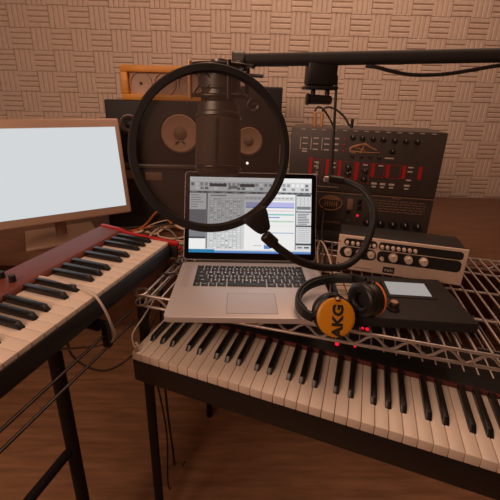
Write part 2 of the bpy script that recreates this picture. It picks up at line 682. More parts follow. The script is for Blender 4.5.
MB().prism([(-0.026, -0.046), (-0.026, 0.002), (0.135, 0.009), (0.218, 0.021), (0.218, -0.046)], -RL - 0.042, -RL - 0.0205, 'x', bev=0.003).done('end_cheek', M['red'], RS)
for i in range(4, 12):
    for j in range(2):
        x, y = -0.09 - i * 0.055, 0.170 + j * 0.028
        z = 0.012 + (y - 0.150) / 0.065 * 0.006
        MB().cyl((x, y, z - 0.001), (x, y, z + 0.014), 0.0065, 0.0058, n=18, bev=0.0012).done('knob', M['black_plastic'], RS)
rst = thing('synthesizer_stand', 'black steel stand carrying the red synthesizer', 'stand', (-0.2195, 0.0165, FLOOR), R(72))
zt = 0.05 - 0.075 - FLOOR
for x in (-0.26, -RL + 0.10):
    t = MB()
    t.cyl((x, 0.02, zt - 0.0135), (x, 0.20, zt - 0.0135), 0.0125)
    t.cyl((x, 0.16, 0.02), (x, 0.16, zt - 0.0135), 0.016)
    t.cyl((x, -0.05, 0.0135), (x, 0.38, 0.0135), 0.0125)
    t.done('upright', M['black_matte'], rst)
MB().cyl((-0.26, 0.16, 0.45), (-RL + 0.10, 0.16, 0.45), 0.012).done('crossbar', M['black_matte'], rst)
for y, dz in ((0.005, -0.0305), (0.0, -0.058)):
    MB().cyl((-0.175, y, zt + dz), (-0.60, y, zt + dz), 0.003, n=10).done('rail', M['dark_steel'], rst)
for x in (-0.26, -0.58):
    MB().box(x - 0.006, x + 0.006, -0.004, 0.012, zt - 0.062, zt - 0.001, 0.001).done('bracket', M['black_matte'], rst)

# ------------------------------------------------------------------ white monitor
MN = thing('monitor', 'flat monitor with beige bezel showing a blank white picture', 'monitor', (-0.396, 0.274, 0.047), R(32))
tau = R(-13)     # leans back
mw, mh = 0.42, 0.312
hd = MB().box(-mw, 0, 0.0, 0.030, 0, mh, 0.006, 3).done('housing', M['bezel'], MN, rot=(tau, 0, 0))
MB().box(-mw + 0.015, -0.015, -0.0012, 0.002, 0.026, mh - 0.028).done('screen', M['ui_blank'], MN, rot=(tau, 0, 0))
st = MB()
zb = DZ - 0.047
st.box(-mw / 2 - 0.11, -mw / 2 + 0.11, 0.06, 0.24, zb, zb + 0.012, 0.004)
st.tube([(-mw / 2, 0.15, zb + 0.01), (-mw / 2, 0.14, 0.04), (-mw / 2, 0.075, 0.15)], 0.018, n=12)
st.done('stand', M['bezel'], MN)

# ------------------------------------------------------------------ speakers and the case they stand on
CS = thing('equipment_case', 'wide black equipment case with beige label plates under the speakers', 'case', (-0.53, 0.40, DZ))
CW, CH = 0.40, 0.245
MB().box(0, CW, 0.0, 0.40, 0, CH, 0.006).done('case_body', M['black_vinyl'], CS)
MB().box(0.02, CW - 0.02, -0.006, 0.0, 0.012, CH - 0.02, 0.002).done('front_panel', M['black_matte'], CS)
for x0, x1, z0, z1 in ((0.155, 0.215, 0.186, 0.216), (0.085, 0.12, 0.19, 0.225)):
    MB().box(x0, x1, -0.0085, -0.006, z0, z1, 0.0008).done('label_plate', M['cap'], CS)
MB().box(0.0, CW, -0.012, 0.0, CH - 0.014, CH, 0.002).done('edge_strip', M['grey_metal'], CS)
SZ = DZ + CH


def speaker(label, loc, rot, w, h, d, woof, wr, tweet, trad, led=None):
    s = thing('studio_monitor', label, 'speaker', loc, rot, 'studio monitor speakers')
    MB().box(0, w, 0, d, 0, h, 0.006, 3).done('cabinet', M['black_vinyl'], s)
    mt = T(woof[0], 0, woof[1]) @ RX(R(90))
    # local z of the lathe points to -y (towards the listener)
    MB().lathe([(wr, -0.001), (wr + 0.010, -0.001), (wr + 0.010, 0.004), (wr + 0.004, 0.006), (wr, 0.004)], 40, mt).done('woofer_surround', M['black_rubber'], s)
    wf = MB().lathe([(wr, 0.004), (wr * 0.93, 0.007), (wr * 0.85, 0.005), (wr * 0.34, 0.0012), (wr * 0.33, 0.0012)], 40, mt).done('woofer', M['cone'], s)
    MB().lathe([(wr * 0.36, 0.001), (wr * 0.33, 0.006), (wr * 0.2, 0.011), (0, 0.0125)], 28, mt).done('dust_cap', M['cap'], wf)
    mt2 = T(tweet[0], 0, tweet[1]) @ RX(R(90))
    mk = MB()
    for sx in (-1, 1):
        mk.cyl((woof[0] + sx * 0.006, -0.008, woof[1] - wr * 0.40), (woof[0] + sx * 0.018, -0.008, woof[1] - wr * 0.55), 0.002, n=8)
    if not led:
        mk.done('cone_mark', M['black_matte'], wf)
    tw = MB().lathe([(trad, 0.0), (trad, 0.004), (trad * 0.8, 0.005), (trad * 0.55, 0.001), (0, 0.001)], 32, mt2).done('tweeter', M['dark_steel'], s)
    MB().lathe([(trad * 0.42, 0.001), (trad * 0.3, 0.006), (0, 0.009)], 24, mt2).done('dome', M['black_rubber'], tw)
    if led:
        MB().cyl((led[0], 0.0, led[1]), (led[0], -0.003, led[1]), 0.0045, n=14).done('led', M['led_white'], s)
    return s


speaker('black monitor speaker lying on its side under the orange box', (-0.512, 0.43, SZ), 0, 0.365, 0.218, 0.25,
        (0.263, 0.107), 0.0675, (0.083, 0.134), 0.036)
speaker('upright black monitor speaker with lit white lamp under its woofer', (-0.085, 0.49, 0.150), R(3), 0.207, 0.315, 0.24,
        (0.085, 0.119), 0.0525, (0.10, 0.250), 0.026, (0.082, 0.034))
sb = thing('speaker_block', 'plain black block lifting the upright speaker behind the laptop', 'speaker stand', (-0.085, 0.49, DZ), R(3))
MB().box(0.005, 0.202, 0.01, 0.23, 0, 0.150 - DZ, 0.004).done('block_body', M['black_matte'], sb)
MB().box(0.0, 0.207, 0.0, 0.24, 0, 0.012, 0.003).done('base_plate', M['black_plastic'], sb)

# orange box with three round recesses
OB = thing('orange_box', 'orange wooden box with three round dials lying on the black speaker', 'box', (-0.460, 0.47, SZ + 0.218))
ow, oh = 0.345, 0.116
t = MB()
t.box(0, ow, 0, 0.14, 0, 0.020, 0.002)
t.box(0, ow, 0, 0.14, oh - 0.022, oh, 0.002)
t.box(0, 0.024, 0, 0.14, 0.0201, oh - 0.0221, 0.002)
t.box(ow - 0.024, ow, 0, 0.14, 0.0201, oh - 0.0221, 0.002)
t.done('frame', M['orange_wood'], OB)
MB().box(0.0242, ow - 0.0242, 0.018, 0.13, 0.0202, oh - 0.0222).done('face_panel', M['beige_panel'], OB)
for i in range(3):
    mt = T(0.067 + i * 0.086, 0.018, 0.057) @ RX(R(90))
    d = MB().lathe([(0.0400, -0.001), (0.0395, 0.006), (0.0365, 0.006), (0.0350, -0.0006)], 40, mt).done('dial', M['beige_panel'], OB)
    MB().lathe([(0.0048, -0.001), (0.0045, 0.006), (0, 0.007)], 18, mt).done('dial_pin', M['black_matte'], d)

# ------------------------------------------------------------------ laptop
LP = thing('laptop', 'silver laptop with lit screen open on the wire shelf', 'laptop', (0, 0, 0))


def rrect(x0, x1, y0, y1, r, n=6):
    P = []
    for cx, cy, a in ((x1 - r, y1 - r, 0), (x0 + r, y1 - r, 90), (x0 + r, y0 + r, 180), (x1 - r, y0 + r, 270)):
        for k in range(n + 1):
            t_ = R(a + 90 * k / n)
            P.append((cx + r * math.cos(t_), cy + r * math.sin(t_)))
    return P


HW = 0.1795
MB().prism(rrect(-HW, HW, -0.247, 0.0, 0.010), -0.0125, 0.0, 'z', bev=0.0008).done('base', M['alu'], LP)
for x in (-0.14, 0.14):
    for y in (-0.22, -0.03):
        MB().cyl((x, y, -0.0155), (x, y, -0.0125), 0.008, n=16).done('foot', M['black_rubber'], LP)
tp = MB().prism(rrect(-0.0525, 0.0525, -0.231, -0.155, 0.004), -0.0002, 0.0003, 'z').done('trackpad', M['alu_dim'], LP)
tl = MB()
for x0, x1, y0, y1 in ((-0.0535, 0.0535, -0.2318, -0.2310), (-0.0535, 0.0535, -0.1550, -0.1542), (-0.0535, -0.0527, -0.231, -0.155), (0.0527, 0.0535, -0.231, -0.155)):
    tl.box(x0, x1, y0, y1, -0.0001, 0.00025)
tl.done('trackpad_gap', M['grey_metal'], tp)
sg = MB()
for s in (-1, 1):
    for i in range(5):
        for j in range(26):
            sg.box(s * (0.150 + i * 0.0035), s * (0.150 + i * 0.0035) + 0.0012, -0.13 + j * 0.0042, -0.13 + j * 0.0042 + 0.0012, -0.0001, 0.0002)
sg.done('speaker_grille', M['grey_metal'], LP)
UN = 0.019
kx0, ky0 = -7.25 * UN, -0.021
rows = [
    (0.010, [(UN * 14.5 / 14 / UN, c) for c in ['esc'] + ['F%d' % i for i in range(1, 13)] + ['']]),
    (UN, [(1, c) for c in '`1234567890-='] + [(1.5, 'del')]),
    (UN, [(1.5, 'tab')] + [(1, c) for c in 'QWERTYUIOP[]\\']),
    (UN, [(1.75, 'caps')] + [(1, c) for c in "ASDFGHJKL;'"] + [(1.75, 'ret')]),
    (UN, [(2.25, 'shift')] + [(1, c) for c in 'ZXCVBNM,./'] + [(2.25, 'shift')]),
    (UN, [(1, 'fn'), (1, 'ctrl'), (1, 'alt'), (1.25, 'cmd'), (5, ''), (1.25, 'cmd'), (1, 'alt'), (1, '<'), (1, '^'), (1, '>')]),
]
lg = MB()
y = ky0
shapes = {}
for rh, keys in rows:
    x = kx0
    for w, ch in keys:
        ww, hh = w * UN - 0.0030, rh - 0.0028
        key = (round(ww, 5), round(hh, 5))
        cx, cy = x + w * UN / 2, y - rh / 2
        if key not in shapes:
            shapes[key] = MB().box(-ww / 2, ww / 2, -hh / 2, hh / 2, -0.0005, 0.0016, 0.0006).done('keycap', M['key_black'], LP, (cx, cy, 0))
        else:
            copy_part(shapes[key], LP, (cx, cy, 0))
        if ch:
            add_text(lg, ch, 0.0085 if len(ch) == 1 else 0.0044, T(cx, cy, 0.0018))
        x += w * UN
    y -= rh
lg.done('key_legend', M['legend'], LP)
HA = 1.2272
hl = (0, 0.004, 0.0)
MB().cyl((-0.145, 0.004, -0.0015), (0.145, 0.004, -0.0015), 0.0055, n=16).done('hinge', M['black_plastic'], LP)
lid = MB().prism(rrect(-HW, HW, 0.004, 0.243, 0.010), -0.0065, -0.0006, 'z', bev=0.0008).done('lid', M['alu'], LP, hl, (HA, 0, 0))
MB().prism(rrect(-HW + 0.0015, HW - 0.0015, 0.0058, 0.2415, 0.009), -0.0008, 0.0001, 'z').done('screen_glass', M['black_gloss'], lid)
# the picture on the screen: an audio editor
UI = ['ui_white', 'ui_light', 'ui_mid', 'ui_grey', 'ui_dark', 'ui_violet', 'ui_blue', 'ui_teal', 'ui_green', 'ui_rose', 'ui_bar']
ui = MB()
SX0, SX1, SY0, SY1 = -0.1655, 0.1655, 0.024, 0.229
layer = [0]


def q(u0_, u1_, v0_, v1_, c, z=1):
    ui.mi = UI.index('ui_' + c)
    zz = 0.0001 + z * 0.00012
    a = ui.bm
    P = [(u0_, v1_), (u1_, v1_), (u1_, v0_), (u0_, v0_)]
    fc = a.faces.new([a.verts.new((SX0 + (SX1 - SX0) * u_, SY1 - (SY1 - SY0) * v_, zz)) for u_, v_ in P])
    fc.material_index = ui.mi


rnd = random.Random(3)
q(0, 1, 0, 1, 'white', 1)
q(0, 1, 0.0, 0.055, 'white', 2)
for i in range(9):
    q(0.02 + i * 0.03, 0.04 + i * 0.03, 0.018, 0.036, 'light', 3)
q(0, 1, 0.055, 0.185, 'light', 2)
for i in range(26):
    u_ = 0.01 + i * 0.0375
    q(u_, u_ + 0.024, 0.075, 0.115, rnd.choice(['mid', 'grey', 'white', 'mid']), 3)
    q(u_, u_ + 0.028, 0.130, 0.165, rnd.choice(['mid', 'light', 'grey', 'white']), 3)
q(0.16, 0.30, 0.085, 0.125, 'dark', 4)
q(0.41, 0.53, 0.085, 0.125, 'dark', 4)
q(0.32, 0.39, 0.115, 0.150, 'grey', 4)
q(0, 1, 0.185, 0.215, 'grey', 2)
for i in range(20):
    q(0.02 + i * 0.049, 0.045 + i * 0.049, 0.192, 0.208, rnd.choice(['dark', 'mid', 'dark']), 3)
# side list
q(0, 0.135, 0.215, 0.43, 'light', 2)
for i in range(6):
    q(0.01, 0.05 + rnd.random() * 0.07, 0.235 + i * 0.031, 0.247 + i * 0.031, 'mid', 3)
q(0, 0.135, 0.43, 0.79, 'grey', 2)
q(0, 0.135, 0.79, 0.815, 'dark', 2)
q(0, 0.135, 0.815, 0.95, 'white', 2)
q(0.135, 0.150, 0.215, 0.95, 'mid', 3)
q(0.140, 0.144, 0.215, 0.95, 'dark', 4)
# track headers
q(0.150, 0.45, 0.215, 0.95, 'light', 2)
q(0.17, 0.30, 0.235, 0.25, 'grey', 3)
for c_ in range(9):
    u_ = 0.165 + c_ * 0.032
    q(u_, u_ + 0.0025, 0.27, 0.95, 'mid', 3)
for i in range(22):
    v_ = 0.275 + i * 0.0305
    q(0.150, 0.45, v_, v_ + 0.003, 'mid', 3)
    for c_ in range(8):
        u_ = 0.17 + c_ * 0.032
        if rnd.random() < 0.55:
            q(u_, u_ + 0.020, v_ + 0.010, v_ + 0.020, rnd.choice(['white', 'mid', 'white', 'mid', 'grey']), 4)
# arrangement
q(0.45, 0.86, 0.245, 0.30, 'light', 3)
for i in range(12):
    q(0.46 + i * 0.033, 0.48 + i * 0.033, 0.262, 0.275, 'mid', 4)
q(0.46, 0.86, 0.32, 0.385, 'violet', 3)
q(0.46, 0.86, 0.385, 0.397, 'blue', 3)
for i in range(26):
    q(0.52 + i * 0.013, 0.526 + i * 0.013, 0.428, 0.440, 'rose', 3)
q(0.62, 0.86, 0.475, 0.492, 'teal', 3)
q(0.64, 0.74, 0.515, 0.527, 'blue', 3)
q(0.60, 0.86, 0.565, 0.582, 'green', 3)
for i in range(18):
    q(0.50 + i * 0.02, 0.51 + i * 0.02, 0.63, 0.637, 'light', 3)
q(0.62, 0.86, 0.722, 0.73, 'blue', 3)
for i in range(5):
    q(0.53 + i * 0.014, 0.54 + i * 0.014, 0.893, 0.902, 'mid', 3)
q(0.615, 0.665, 0.885, 0.94, 'blue', 3)
q(0.625, 0.655, 0.875, 0.895, 'light', 4)
# plug-in column
q(0.868, 0.876, 0.215, 0.95, 'grey', 3)
q(0.876, 1.0, 0.215, 0.95, 'light', 2)
q(0.88, 0.995, 0.37, 0.41, 'grey', 3)
q(0.88, 0.995, 0.215, 0.235, 'dark', 3)
for u_ in (0.91, 0.94, 0.97):
    q(u_, u_ + 0.003, 0.24, 0.36, 'mid', 4)
q(0.876, 1.0, 0.435, 0.448, 'dark', 3)
for i in range(7):
    q(0.89, 0.955 + rnd.random() * 0.03, 0.465 + i * 0.022, 0.477 + i * 0.022, 'grey', 3)
q(0.876, 1.0, 0.62, 0.64, 'dark', 3)
for i in range(7):
    q(0.895, 0.985, 0.655 + i * 0.028, 0.660 + i * 0.028, 'mid', 3)
q(0.876, 1.0, 0.86, 0.885, 'dark', 3)
q(0.89, 0.93, 0.905, 0.925, 'grey', 3)
q(0.945, 0.985, 0.905, 0.925, 'dark', 3)
q(0, 0.21, 0.955, 1.0, 'bar', 3)
q(0.21, 1.0, 0.955, 0.972, 'light', 3)
q(0.21, 1.0, 0.972, 1.0, 'blue', 3)
ui.done('screen_picture', [M[n] for n in UI], lid, smooth=False)

# ------------------------------------------------------------------ rack synthesizers
RK_P = Vector((0.128, 0.259, 0.340))
RKR = R(-13)


def panel_xf(z_top):
    return thing


def knob(parent, x, z, r, m, h=0.012, name='knob', front=0.0):
    k_ = MB()
    k_.cyl((x, front, z), (x, front - h, z), r, r * 0.86, n=20, bev=r * 0.15)
    o = k_.done(name, m, parent)
    k2 = MB()
    k2.box(x - r * 0.1, x + r * 0.1, front - h - 0.0006, front - h + 0.0005, z + r * 0.15, z + r * 0.75)
    k2.done('pointer', M['print_white'], o)
    return o


RW = 0.445
A = thing('rack_synthesizer', 'charcoal rack synthesizer with red stripes and two patch cables', 'synthesizer', RK_P + Vector((0, 0, -0.195)), RKR)
H1 = 0.195


def zl(dz):
    return H1 + dz


MB().box(0, RW, 0, 0.20, 0.0005, H1, 0.002).done('chassis', M['panel_brown'], A)
for x, a_, b_, w in ((0.067, -0.090, -0.143, 0.009), (0.119, -0.092, -0.141, 0.009), (0.157, -0.096, -0.145, 0.009), (0.208, -0.097, -0.153, 0.011), (0.256, -0.098, -0.139, 0.010), (0.299, -0.099, -0.140, 0.010), (0.345, -0.1, -0.140, 0.010), (0.39, -0.1, -0.140, 0.010)):
    MB().box(x - w / 2, x + w / 2, -0.0012, 0, zl(b_), zl(a_)).done('red_stripe', M['print_red'], A)
MB().box(0.150, 0.166, -0.0012, 0, zl(-0.168), zl(-0.162)).done('red_stripe', M['print_red'], A)
pr_ = MB()
for x in (0.030, 0.063, 0.096):
    sc_ = MB().box(x - 0.001, x + 0.001, -0.001, 0, zl(-0.066), zl(-0.028))
    for dz in (-0.030, -0.047, -0.064):
        sc_.box(x + 0.006, x + 0.022, -0.001, 0, zl(dz) - 0.002, zl(dz) + 0.0015)
    sc_.done('switch_scale', M['print_white'], A)
pr_.box(0.036, 0.052, -0.001, 0, zl(-0.074), zl(-0.070))
for dz in (-0.029, -0.046, -0.064):
    pr_.box(0.132, 0.145, -0.001, 0, zl(dz) - 0.0025, zl(dz) + 0.0025)
for x in (0.038, 0.085, 0.137, 0.184, 0.232, 0.277, 0.319, 0.362):
    for dz in (-0.104, -0.117, -0.130, -0.143):
        if rnd.random() < 0.55:
            pr_.box(x - 0.007, x + 0.007, -0.001, 0, zl(dz) - 0.002, zl(dz) + 0.002)
for x in (0.265, 0.290, 0.316, 0.36):
    pr_.box(x - 0.008, x + 0.008, -0.001, 0, zl(-0.160) - 0.003, zl(-0.160) + 0.003)
    pr_.box(x - 0.006, x + 0.006, -0.001, 0, zl(-0.170) - 0.002, zl(-0.170) + 0.002)
for i in range(15):
    pr_.box(0.06 + i * 0.0068, 0.0635 + i * 0.0068, -0.001, 0, zl(-0.182), zl(-0.1795))
for i in range(13):
    MB().box(0.03 + i * 0.031, 0.042 + i * 0.031, -0.001, 0, zl(-0.0055), zl(-0.0035)).done('edge_tick', M['print_white'], A)
pr_.box(0.285, 0.31, -0.001, 0, zl(-0.082), zl(-0.078))
pr_.done('printed_text', M['print_white'], A)
fr = MB()
for x0, x1, z0, z1 in ((0.075, 0.104, -0.095, -0.148), (0.126, 0.146, -0.095, -0.145), (0.167, 0.197, -0.097, -0.146), (0.220, 0.246, -0.098, -0.160), (0.263, 0.288, -0.098, -0.139), (0.306, 0.334, -0.099, -0.140)):
    for (a0, a1, c0, c1) in ((x0, x1, z0, z0 - 0.001), (x0, x1, z1, z1 - 0.001), (x1, x1 + 0.001, z0, z1)):
        fr.box(a0, a1, -0.0008, 0, zl(min(c0, c1)), zl(max(c0, c1)))
fr.done('section_outline', M['print_red'], A)
for dz in (-0.029, -0.046, -0.064):
    MB().cyl((0.162, 0, zl(dz)), (0.162, -0.002, zl(dz)), 0.0024, n=12).done('led', M['led_dim'], A)
for x, dz in ((0.184, -0.023), (0.212, -0.024), (0.242, -0.025), (0.271, -0.025), (0.303, -0.027), (0.334, -0.028), (0.365, -0.028), (0.301, -0.059)):
    knob(A, x, zl(dz), 0.0075, M['black_plastic'])
for x, dz in ((0.189, -0.079), (0.216, -0.079), (0.242, -0.079), (0.267, -0.079)):
    knob(A, x, zl(dz), 0.0045, M['black_plastic'], 0.008)
for x, dz in ((0.181, -0.115), (0.181, -0.134), (0.231, -0.122), (0.231, -0.148)):
    knob(A, x, zl(dz), 0.0085, M['dark_steel'])
for x, dz in ((0.088, -0.108), (0.088, -0.122), (0.088, -0.136)):
    MB().cyl((x, 0, zl(dz)), (x, -0.004, zl(dz)), 0.0045, n=16).done('jack_socket', M['steel'], A)
# brush-script emblem
em = MB()


def yz(pts):
    return [(x, -0.0006, zl(z)) for x, z in pts]


em.tube(yz([(0.200, -0.070), (0.188, -0.069), (0.181, -0.062), (0.186, -0.053), (0.205, -0.046), (0.222, -0.042), (0.240, -0.050), (0.258, -0.058)]), lambda t_: 0.0016 + 0.0022 * math.sin(math.pi * t_), n=8)
em.tube(yz([(0.184, -0.064), (0.21, -0.0655), (0.24, -0.066), (0.268, -0.064)]), lambda t_: 0.0025 * (1 - 0.6 * t_), n=8)
em.tube(yz([(0.222, -0.043), (0.217, -0.056), (0.212, -0.070)]), 0.0018, n=8)
em.tube(yz([(0.196, -0.054), (0.21, -0.056), (0.225, -0.060)]), 0.0016, n=8)
em.done('emblem', M['print_orange'], A)

H2 = 0.134
B_ = thing('rack_module', 'graphite rack module with orange oval emblem below the red striped synthesizer', 'synthesizer', RK_P + Vector((0, 0, -0.195 - H2 - 0.0005)), RKR)


def z2(dz):
    return H2 + 0.195 + dz


MB().box(0, RW, 0.002, 0.20, 0.0005, H2 - 0.001, 0.002).done('chassis', M['panel_brown2'], B_)
MB().box(0.002, RW - 0.002, -0.001, 0.002, H2 - 0.005, H2 - 0.0015, 0.0005).done('top_trim', M['cap'], B_)
em = MB()
ov = [(0.141 + 0.036 * math.cos(a), 0.001, z2(-0.2335) + 0.024 * math.sin(a)) for a in [2 * math.pi * i / 28 for i in range(28)]]
em.tube(ov, 0.0016, n=6, smooth=1, closed=True)
em.prism([(0.141 + 0.033 * math.cos(R(a)), z2(-0.2335) + 0.022 * math.sin(R(a))) for a in range(28, 153, 6)], 0.0004, 0.002, 'y')
for i, x in enumerate((0.122, 0.130, 0.137, 0.144, 0.151, 0.159)):
    em.box(x, x + 0.0035, 0.0004, 0.002, z2(-0.246), z2(-0.227))
    if i % 2 == 0:
        em.box(x, x + 0.009, 0.0004, 0.002, z2(-0.2385), z2(-0.2355))
em.done('emblem', M['print_orange'], B_)
tx = MB()
for i in range(14):
    tx.box(0.124 + i * 0.0039, 0.1265 + i * 0.0039, 0.0008, 0.002, z2(-0.302), z2(-0.2965 + 0.002 * rnd.random()))
for r_ in range(5):
    x = 0.262
    while x < RW - 0.02:
        w = 0.006 + rnd.random() * 0.018
        tx.box(x, min(x + w, RW - 0.02), 0.0008, 0.002, z2(-0.214 - r_ * 0.0085), z2(-0.2115 - r_ * 0.0085))
        x += w + 0.004
tx.box(0.325, 0.350, 0.0008, 0.002, z2(-0.205), z2(-0.2015))
tx.done('printed_text', M['cap'], B_)
for x, dz, w, h in ((0.202, -0.232, 0.009, 0.018), (0.229, -0.222, 0.006, 0.008), (0.231, -0.242, 0.006, 0.008), (0.197, -0.258, 0.006, 0.006)):
    MB().box(x - w, x + w, -0.003, 0.002, z2(dz) - h, z2(dz) + h, 0.0012).done('button', M['cap'] if w > 0.008 else M['black_plastic'], B_)
MB().cyl((0.229, 0.002, z2(-0.268)), (0.229, -0.0025, z2(-0.268)), 0.0034, n=14).done('led', M['led_red'], B_)
MB().cyl((0.203, 0.002, z2(-0.287)), (0.203, -0.002, z2(-0.287)), 0.006, n=16).done('lamp', M['led_green'], B_)
for x in (0.26, 0.30, 0.337, 0.374, 0.411):
    knob(B_, x, z2(-0.288), 0.0125, M['black_plastic'], 0.014, front=0.002)

H3 = (0.340 - 0.195 - H2 - 0.001) - DZ
C_ = thing('power_unit', 'plain brown-grey rack unit at the bottom of the rack', 'rack unit', (RK_P.x, RK_P.y, DZ), RKR)
MB().box(0, RW, 0.0, 0.20, 0, H3 - 0.0005, 0.002).done('chassis', M['panel_brown'], C_)
MB().box(0.19, RW - 0.03, -0.004, 0.0, H3 - 0.030, H3 - 0.006, 0.001).done('blank_panel', M['cap'], C_)


# ------------------------------------------------------------------ cables (each one a thing)
def cable(label, pts, r, m, name='cable', smooth=8, ends=None, group=None):
    t = MB().tube(pts, r, n=8, smooth=smooth)
    o = t.done(name, m)
    tag(o, label, 'cable', group)
    if ends:
        for nm, p0, p1, rad, mm in ends:
            MB().cyl(p0, p1, rad, n=14, bev=rad * 0.2).done(nm, mm, o)
    return o


cable('black patch cable looping from the outer brass plug over the rack top',
      [(0.205, 0.300, 0.386), (0.206, 0.300, 0.394), (0.216, 0.301, 0.401), (0.232, 0.300, 0.392), (0.252, 0.300, 0.368), (0.268, 0.302, 0.3435), (0.275, 0.32, 0.3432)],
      0.0030, M['black_cable'], 'patch_cable', ends=[('plug', (0.207, 0.300, 0.3405), (0.205, 0.300, 0.386), 0.0056, M['gold'])])
cable('black patch cable looping from the inner brass plug to the small jack',
      [(0.228, 0.300, 0.386), (0.230, 0.300, 0.394), (0.244, 0.298, 0.401), (0.268, 0.292, 0.394), (0.296, 0.284, 0.372), (0.310, 0.275, 0.350), (0.3185, 0.274, 0.352), (0.319, 0.274, 0.366)],
      0.0032, M['black_cable'], 'patch_cable', ends=[('plug', (0.229, 0.300, 0.3405), (0.228, 0.300, 0.386), 0.0056, M['gold']), ('jack', (0.319, 0.274, 0.3405), (0.319, 0.274, 0.368), 0.0046, M['black_plastic'])])

# ------------------------------------------------------------------ audio interface
IF = thing('audio_interface', 'champagne audio interface with two rows of knobs beside the laptop', 'audio interface', (0.239, 0.002, -0.0155), R(-17))
IW, IH = 0.30, 0.101
MB().box(-0.002, IW - 0.002, 0.006, 0.10, 0.004, IH - 0.003, 0.003).done('chassis', M['black_vinyl'], IF)
MB().box(-0.004, IW, 0.0, 0.006, 0.004, IH, 0.0015).done('faceplate', M['tan_metal'], IF)
for x in (0.02, IW - 0.03):
    for y in (0.02, 0.08):
        MB().cyl((x, y, 0.0), (x, y, 0.004), 0.007, n=14).done('foot', M['black_rubber'], IF)
fp = MB()
fp.prism(rrect(0.010, 0.0925, 0.073, 0.094, 0.010), -0.0015, 0.001, 'y')
fp.prism(rrect(0.0965, 0.290, 0.073, 0.094, 0.008), -0.0015, 0.001, 'y')
fp.prism(rrect(0.002, 0.0925, 0.039, 0.070, 0.0145), -0.0015, 0.001, 'y')
fp.prism(rrect(0.0965, 0.290, 0.039, 0.070, 0.010), -0.0015, 0.001, 'y')
fp.done('black_inset', M['black_matte'], IF)
for x in (0.018, 0.032, 0.045, 0.059, 0.072, 0.085, 0.104, 0.117, 0.130, 0.143, 0.156, 0.169, 0.182):
    knob(IF, x, 0.083, 0.0048, M['knob_tan'], 0.010, front=-0.0015)
for x, r_ in ((0.023, 0.0105), (0.052, 0.0095), (0.080, 0.0095), (0.134, 0.0115), (0.170, 0.0105), (0.205, 0.0105)):
    knob(IF, x, 0.058, r_, M['knob_tan'], 0.015, front=-0.0015)
knob(IF, 0.108, 0.050, 0.0055, M['knob_tan'], 0.010, front=-0.0015)
for x in (0.004, 0.0):
    pass
MB().cyl((-0.001, 0.0, 0.083), (-0.001, -0.0015, 0.083), 0.002, n=12).done('led', M['led_dim'], IF)
MB().cyl((0.002, 0.0, 0.020), (0.002, -0.0015, 0.020), 0.002, n=12).done('screw', M['dark_steel'], IF)
lt = MB()
x = 0.046
for i in range(16):
    lt.box(x, x + 0.0016, -0.0006, 0.0, 0.0125, 0.0145)
    x += 0.0026
lt.done('lettering', M['black_matte'], IF)
bd = MB().box(0.115, 0.143, -0.0012, 0.001, 0.010, 0.027, 0.0005).done('badge', M['black_matte'], IF)
lt = MB()
for (x0, x1, z0, z1) in ((0.119, 0.1205, 0.0145, 0.0215), (0.1205, 0.1245, 0.0200, 0.0215), (0.1225, 0.124, 0.0145, 0.0205), (0.1262, 0.1277, 0.0145, 0.0215), (0.1277, 0.1300, 0.0145, 0.016), (0.1290, 0.1305, 0.0145, 0.0215), (0.1325, 0.1340, 0.0145, 0.0235), (0.1340, 0.1385, 0.0182, 0.0197), (0.1372, 0.1387, 0.0145, 0.0215)):
    lt.box(x0, x1, -0.0018, -0.001, z0, z1)
lt.done('badge_lettering', M['print_white'], bd)

# ------------------------------------------------------------------ drum machine behind the headphones
GB = thing('drum_machine', 'black desktop drum machine with pale pads and small display', 'drum machine', (0.2, -0.1, -0.0155), R(-5))
GT = 0.0255
MB().box(-0.004, 0.26, -0.148, 0.030, 0.002, GT, 0.004).done('body', M['black_matte'], GB)
for x in (0.01, 0.24):
    for y in (-0.13, 0.01):
        MB().cyl((x, y, 0.0), (x, y, 0.003), 0.007, n=14).done('foot', M['black_rubber'], GB)
p0 = None
for i in range(4):
    for j in range(4):
        loc = (0.010 + i * 0.0205, -0.082 + j * 0.0195, GT)
        if p0 is None:
            p0 = MB().box(-0.0090, 0.0090, -0.0083, 0.0083, -0.001, 0.003, 0.001).done('drum_pad', M['pad'], GB, loc)
        else:
            copy_part(p0, GB, loc)
MB().box(0.0, 0.075, 0.002, 0.018, GT - 0.001, GT + 0.001, 0.0005).done('label_strip', M['pad'], GB)
hs = MB().prism([(-0.068, GT - 0.001), (-0.068, GT + 0.002), (-0.004, GT + 0.010), (-0.004, GT - 0.001)], 0.108, 0.215, 'x', bev=0.001).done('display_hood', M['black_matte'], GB)
sl = math.atan2(0.008, 0.064)
MB().box(0.0, 0.090, 0.0, 0.046, 0, 0.0006).done('display', M['ui_lcd'], hs, (0.115, -0.060, GT + 0.0033), (sl, 0, 0))
kn = MB().lathe([(0.0, 0.0), (0.0125, 0.0), (0.0125, 0.004), (0.0105, 0.006), (0.0098, 0.016), (0.0085, 0.0175), (0, 0.0175)], 28, T(0.104, -0.114, GT)).done('knob', M['dark_steel'], GB)
MB().lathe([(0.0075, 0.0174), (0.0068, 0.0188), (0, 0.0188)], 24, T(0.104, -0.114, GT)).done('knob_cap', M['cone'], kn)

# ------------------------------------------------------------------ headphones
HP = thing('headphones', 'black headphones with amber ear cup resting against the laptop corner', 'headphones', (0.16, -0.25, -0.0155))


def loc_(p):
    return Vector(p) - Vector((0.16, -0.25, -0.0155))


